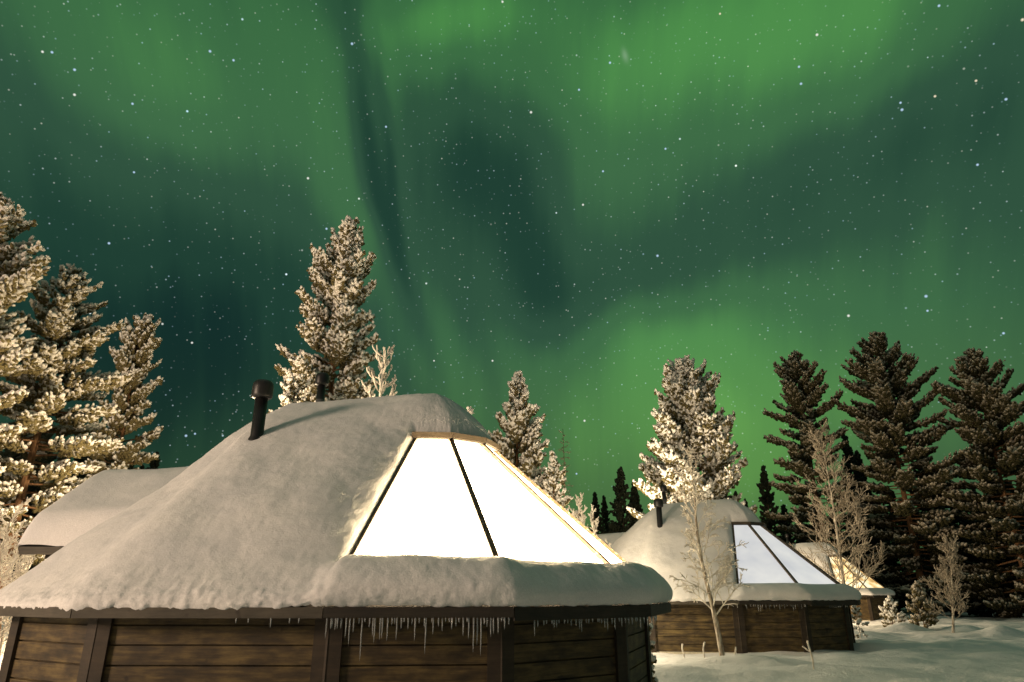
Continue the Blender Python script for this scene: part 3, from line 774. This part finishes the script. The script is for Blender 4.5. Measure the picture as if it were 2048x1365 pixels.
pine('pine_tree', label='tall cream frosted pine cut off by the left edge', cat='tree', group=G1, seed=1, **P_(0, 400, 17, 145, limbs=150, tuft=.062, crown0=.10, e_top=40, e_bot=-2, bare=.20, prof=[(0, .85), (.5, .9), (.7, .85), (.8, .70), (.9, .5), (1, .15)]))
pine('pine_tree', label='snowy orange trunked pine second from the left edge', cat='tree', group=G1, seed=2, **P_(160, 535, 20, 124, limbs=130, tuft=.062, crown0=.2, e_top=35, e_bot=-8, trunk_r=.17, lean=-.012, bare=.28, prof=[(0, .75), (.25, 1), (.5, .95), (.75, .62), (.9, .36), (1, .10)]))
pine('pine_tree', label='round topped snowy pine rising behind the annex roof', cat='tree', group=G1, seed=3, **P_(285, 655, 26, 76, limbs=105, tuft=.068, crown0=.25, e_top=60, e_bot=0, bare=.52, prof=[(0, .85), (.3, .95), (.6, .8), (.85, .7), (.96, .62), (1, .35)]))
pine('pine_tree', label='tall snow crusted pine standing alone behind the near chimneys', cat='tree', group=G1, seed=4, **P_(697, 434, 24, 100, limbs=175, tuft=.066, crown0=.2, e_top=58, e_bot=4, bare=.22, dens=1.25, matn=FROSTY, prof=[(0, .9), (.52, 1.0), (.6, .80), (.68, .8), (.74, 1.0), (.82, .62), (.93, .36), (1, .05)]))
pine('pine_tree', label='slim frosted pine right of the bright glass roof', cat='tree', group=G1, seed=6, matn=FROSTY, **P_(1035, 746, 30, 85, limbs=105, tuft=.074, crown0=.2, e_top=60, e_bot=10, bare=.28, prof=[(0, 1.1), (.47, 1), (.63, .74), (.76, .50), (.88, .40), (1, .06)]))
pine('pine_tree', label='short frosted pine leaning out beside the slim one over the glass edge', cat='tree', group=G1, seed=7, matn=FROSTY, **P_(1108, 905, 27, 62, limbs=60, tuft=.062, crown0=.05, e_top=60, e_bot=15, bare=.2))
pine('pine_tree', label='broad white frosted pine right behind the middle cabin chimney', cat='tree', group=G1, seed=9, matn=FROSTY, **P_(1366, 720, 36, 104, limbs=190, tuft=.088, crown0=.2, e_top=60, e_bot=14, bare=.06, dens=1.2, prof=[(0, 1.1), (.43, 1.0), (.62, .8), (.78, .62), (.9, .38), (1, .05)]))
G2 = 'dim brown pines on the right'
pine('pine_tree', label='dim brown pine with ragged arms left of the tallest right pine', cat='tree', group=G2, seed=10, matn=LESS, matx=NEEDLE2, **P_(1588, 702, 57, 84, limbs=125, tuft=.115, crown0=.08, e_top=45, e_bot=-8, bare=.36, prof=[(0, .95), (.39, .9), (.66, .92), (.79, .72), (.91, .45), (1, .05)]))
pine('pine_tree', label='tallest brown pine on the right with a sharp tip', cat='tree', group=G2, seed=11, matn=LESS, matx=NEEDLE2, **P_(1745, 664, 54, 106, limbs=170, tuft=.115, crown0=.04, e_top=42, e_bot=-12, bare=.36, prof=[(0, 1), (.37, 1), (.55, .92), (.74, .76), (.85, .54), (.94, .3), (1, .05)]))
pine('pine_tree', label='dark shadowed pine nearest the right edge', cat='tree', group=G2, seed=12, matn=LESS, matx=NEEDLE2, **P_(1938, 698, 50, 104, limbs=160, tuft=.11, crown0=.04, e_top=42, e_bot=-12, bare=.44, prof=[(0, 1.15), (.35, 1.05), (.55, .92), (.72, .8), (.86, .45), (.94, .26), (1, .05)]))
# young pine with thick frosted shoots peeping over the near roof
pine('young_pine', label='low frosted pine crown left of the second chimney pipe', cat='sapling', group=None, seed=22, matn=FROSTY, **P_(590, 765, 21, 55, limbs=70, tuft=.055, crown0=.35, e_top=40, e_bot=10, bare=.1, prof=[(0, 1.2), (.5, 1.1), (1, .6)]))
pine('young_pine', label='frosted young pine tip just over the right slope of the near roof', cat='sapling', group=None, seed=23, matn=FROSTY, matb=FROST, **P_(938, 816, 18, 20, limbs=24, tuft=.042, crown0=.5, e_top=60, e_bot=30, flat=.08, dens=.6, bare=-2))
# far dark spruces: three builds, then copies
GF = 'dark far spruces on the skyline'
protos = [pine('spruce_tree', (0, 0, 0), 14, 2.3, 'dark far spruce', 'tree', GF, 60+i, limbs=105, tuft=.15, bare=-2, crown0=.04, matn=DARKN, matb=DBARK, e_top=45, e_bot=-12, flat=.30, prof=[(0, 1), (.4, .78), (.75, .42), (1, .04)]) for i in range(3)]
SHADE = 'dark spruce lost in the deep shade of the forest behind the lit trees'
FAR = [(1240, 937, 62, 1.15, 'dark spruce peeping up left of the middle cabin'), (1190, 985, 72, .95, 'leftmost of the dark skyline spruces left of the middle cabin'), (1208, 992, 74, .9, 'dark spruce tucked between two others left of the middle cabin'),
       (1158, 1015, 70, .8, 'small dark spruce close to the edge of the bright glass'), (1268, 962, 66, 1.0, 'dark spruce touching the left side of the white frosted pine'),
       (1442, 958, 60, 1.2, 'dark spruce low on the right flank of the white frosted pine'), (1470, 985, 66, .9, 'dark spruce tip above the middle cabin right roof slope'),
       (1526, 932, 64, .9, 'narrow dark spruce left of the ragged armed pine'), (1690, 870, 62, .95, 'dark spruce between the ragged pine and the tallest pine'), (1712, 905, 60, 1.0, 'dark spruce hugging the left flank of the tallest pine'),
       (312, 905, 58, 1.1, 'blue black spruce at the foot of the round topped pine'), (285, 930, 60, 1.0, 'lower blue black spruce beside the annex roof'), (1490, 1000, 75, .9, 'low dark spruce just over the middle cabin roof end'),
       (1840, 900, 66, 1.35, 'dark spruce filling the gap right of the tallest pine'), (1900, 960, 62, 1.4, 'dark spruce in deep shade below the right pines'), (1980, 940, 60, 1.4, 'dark spruce behind the nearest right edge pine'),
       (2040, 860, 60, 1.3, 'dark spruce cut by the right edge'), (1780, 980, 62, 1.4, 'dark spruce low under the tallest pine'), (1630, 1000, 66, 1.4, 'dark spruce behind the frosted twiggy tree'), (1870, 1010, 56, 1.4, 'dark spruce behind the small bare frosted sapling'),
       (1960, 1030, 54, 1.4, 'lowest dark spruce near the right edge'), (2030, 1000, 52, 1.3, 'dark spruce at the far right bottom of the forest'), (60, 800, 40, 1.3, 'dark spruce between the two left pines'), (130, 900, 42, 1.4, 'dark spruce behind the orange trunk'), (230, 850, 40, 1.2, 'dark spruce behind the round topped pine'), (1, 900, 36, 1.2, 'dark spruce at the left edge behind the frosted pine'),
       (1565, 1010, 66, 1.3, 'dark spruce just behind the middle cabin glass')]
FAR += [(x, y, D, 1.5, SHADE) for x, y, D in ((1500, 1060, 70), (1600, 1040, 72), (1665, 1030, 72), (1720, 1010, 70), (1760, 1040, 66), (1815, 1000, 70), (1850, 1060, 64), (1885, 1020, 68), (1925, 1050, 66), (1945, 980, 68), (1995, 1040, 62), (2015, 960, 66), (2060, 1040, 60), (2090, 960, 62), (1300, 1040, 70), (1225, 1045, 72), (1170, 1060, 72), (30, 880, 46), (95, 860, 48), (180, 880, 48), (260, 900, 52), (-40, 860, 44))]
for i, (x, y, D, wd, lb) in enumerate(FAR):
    b, H = spot(x, y, D); o = protos[i] if i < 3 else copy_tree(protos[i % 3])
    o.location = b; s = H/14; o.scale = (s*wd*.92, s*wd*.92, s); o.rotation_euler = (0, 0, i*1.9); o['label'] = lb

# bare and frosted broadleaf trees
def twiggy(name, base, H, label, cat, seed, lean=(0, 0), spread=.35, levels=3, n0=16, tr=.05, curl=.5, mat_t=BIRCH, mat_b=FROST, start=.25, el=50, droop=0.0, rmin=.008, group=None, sub=7, bendf=None):
    g = random.Random(seed); root = thing(name, base, label, cat, group)
    z = np.linspace(0, 1, 14)
    f = bendf or (lambda t: (lean[0]*t+.06*math.sin(t*5+seed)*H*.12, lean[1]*t+.04*math.cos(t*4+seed)*H*.1))
    path = np.array([(f(t)[0], f(t)[1], -.15+(H+.15)*t) for t in z])
    m = MB(); m.tube(path, [max(rmin, tr*(1-.92*t)) for t in z], 8); m.build('trunk', mat_t, root, True)
    b = MB(); lat = MB()
    def grow(p, d, L_, r, lv):
        n = 6; pts = [np.array(p)]; dd = np.array(d, float)
        for i in range(n):
            dd = dd+np.array([g.gauss(0, .13), g.gauss(0, .13), g.gauss(0, .10)+curl*.16-droop*.30*(i/n)*(1 if lv <= 1 else .6)]); dd /= np.linalg.norm(dd)
            pts.append(pts[-1]+dd*L_/n)
        b.tube(pts, np.linspace(r, max(rmin*.75, r*.45), n+1), 4 if lv < levels-1 else 5, cap=False)
        if lv <= 0: return
        for k in range(sub):
            u = .2+.8*(k+g.random())/sub; i = min(n-1, int(u*n)); q = pts[i]+(pts[i+1]-pts[i])*(u*n-i)
            ax = pts[i+1]-pts[i]; ax /= np.linalg.norm(ax)
            w = np.cross(ax, [g.gauss(0, 1), g.gauss(0, 1), g.gauss(0, 1)]); w /= np.linalg.norm(w)+1e-9
            grow(q, ax*.75+w*.65, L_*g.uniform(.32, .55)*(1.1-.5*u), max(rmin*.8, r*.55), lv-1)
    for k in range(n0):
        t = start+(1-start)*((k+g.random())/n0)*.97
        p = np.array([np.interp(t, z, path[:, j]) for j in range(3)]); a = k*2.4+g.uniform(-.5, .5); e = R(el+g.uniform(-15, 15)+20*(t-.5))
        grow(p, (math.cos(a)*math.cos(e), math.sin(a)*math.cos(e), math.sin(e)), H*spread*(1.08-.78*t)*g.uniform(.7, 1.15), max(rmin, tr*.32*(1.1-t)), levels-1)
    b.build('twigs', mat_b, root, True)
    return root
b, H = spot(1372, 895, 19)
bb = at(1447, 1322, 17.6); bx, by = bb[0], 19.0
tip = at(1372, 895, 19.0); bot = at(1447, 1318, 19.0)
H = tip[2]-bot[2]
twiggy('birch_tree', (bot[0], 19.0, bot[2]), H, 'slender frosted birch with pale trunk in front of the middle cabin', 'birch', 3, spread=.24, n0=40, tr=.075, curl=.35, start=.2, el=46, droop=.85, rmin=.012, sub=6,
       bendf=lambda t: ((tip[0]-bot[0])*(t**.75)*1.0+.05*math.sin(t*9), .1*math.sin(t*4)))
b, H = spot(1640, 862, 34); twiggy('frosted_birch', b, H, 'bushy frost covered birch in front of the golden cabin', 'birch', 5, spread=.30, n0=46, tr=.10, curl=.6, start=.12, el=34, rmin=.014, sub=7, mat_b=FROST2)
b, H = spot(1868, 1085, 31); twiggy('bare_sapling', b, H, 'small bare frosted sapling before the dark forest on the right', 'sapling', 6, lean=(.7, 0), spread=.42, n0=28, tr=.055, curl=.5, start=.15, el=38, rmin=.014, mat_b=FROST2)
b, H = spot(20, 1040, 13); twiggy('frosted_bush', b, H, 'tangled frosted bush at the left edge beside the annex', 'bush', 8, spread=.55, n0=26, tr=.04, curl=.2, start=.08, el=35, rmin=.010)
b, H = spot(55, 1075, 14.5); twiggy('frosted_bush', b, H, 'frosted bush at the foot of the orange trunk', 'bush', 9, spread=.5, n0=20, tr=.035, curl=.2, start=.1, el=35, rmin=.010)
b, H = spot(765, 704, 20); twiggy('young_pine', b, H, 'young pine with thick frosted shoots peeping over the near roof', 'sapling', 15, spread=.22, n0=26, tr=.06, curl=1.5, start=.72, el=12, rmin=.034, levels=2, sub=3, mat_t=FROST)
# thin dead spruce
b, H = spot(1124, 858, 42); twiggy('dead_spruce', b, H, 'thin dead spruce with bare drooping twigs beside the slim pine', 'tree', 10, spread=.085, n0=60, tr=.09, curl=-.25, start=.3, el=5, rmin=.016, levels=2, sub=5, mat_t=DBARK, mat_b=GREYTWIG)
b, H = spot(1158, 1000, 26); twiggy('frosted_sapling', b, H, 'frosted sapling with upright shoots at the end of the bright glass', 'sapling', 12, spread=.28, n0=22, tr=.04, curl=.8, start=.3, el=52, rmin=.016)
b, H = spot(1188, 1022, 25); twiggy('frosted_sapling', b, H, 'smaller frosted sapling before the middle cabin left slope', 'sapling', 13, spread=.28, n0=16, tr=.03, curl=.6, start=.3, el=50, rmin=.013)
# small snowy pines at the forest edge
pine('young_pine', label='snow clad young pine beside the golden cabin wall', cat='sapling', group=None, seed=31, matn=FROSTY, **P_(1778, 1200, 36, 24, limbs=24, tuft=.07, crown0=.05, e_top=60, e_bot=10))
pine('young_pine', label='stubby snow clad young pine in front of the bare sapling', cat='sapling', group=None, seed=32, matn=LESS, **P_(1832, 1170, 34, 26, limbs=34, tuft=.075, crown0=.05, e_top=60, e_bot=10))
pine('young_pine', label='tiny pine seedling under the middle cabin right eave', cat='sapling', group=None, seed=33, matn=FROSTY, matb=FROST, **P_(1708, 1212, 27, 17, limbs=16, tuft=.045, crown0=.1, e_top=55, e_bot=-20, flat=.12, dens=.5))
pine('young_pine', label='snow bent seedling against the near cabin right corner', cat='sapling', group=None, seed=34, matn=FROSTY, matb=FROST, **P_(1288, 1255, 15, 14, limbs=14, tuft=.05, crown0=.1, e_top=40, e_bot=-20))
# snow coated stalks standing in the yard
def stalk(x, y0, y1, D, label, seed, fork=True):
    g = random.Random(seed); bs = at(x, y1, D); tp = at(x, y0, D); z0 = gz(bs[0], D); root = thing('frosted_stalk', (bs[0], D, z0-.05), label, 'stalk', 'frosted stalks in the yard')
    H = tp[2]-z0+.05; zs = np.linspace(0, 1, 9)
    m = MB(); m.tube([(.05*math.sin(t*4+seed)*t, 0, H*t) for t in zs], [.016+.012*abs(math.sin(t*9+seed))*t for t in zs], 7); m.build('stem', FROST, root, True)
    if fork:
        m = MB(); m.tube([(0, 0, H*.62), (-.08, .02, H*.70), (-.16, .03, H*.82)], [.014, .018, .016], 6); m.build('shoot', FROST, root, True)
stalk(1628, 1282, 1345, 16.6, 'forked frosted stalk in the open snow below the middle cabin', 1)
stalk(1368, 1288, 1308, 20.5, 'short bent frosted stalk left of the birch trunk', 2, False)
stalk(1410, 1284, 1318, 19.6, 'thin frosted stalk close to the birch trunk', 3, False)
stalk(1470, 1294, 1312, 19.4, 'short frosted stalk right of the birch trunk', 4, False)
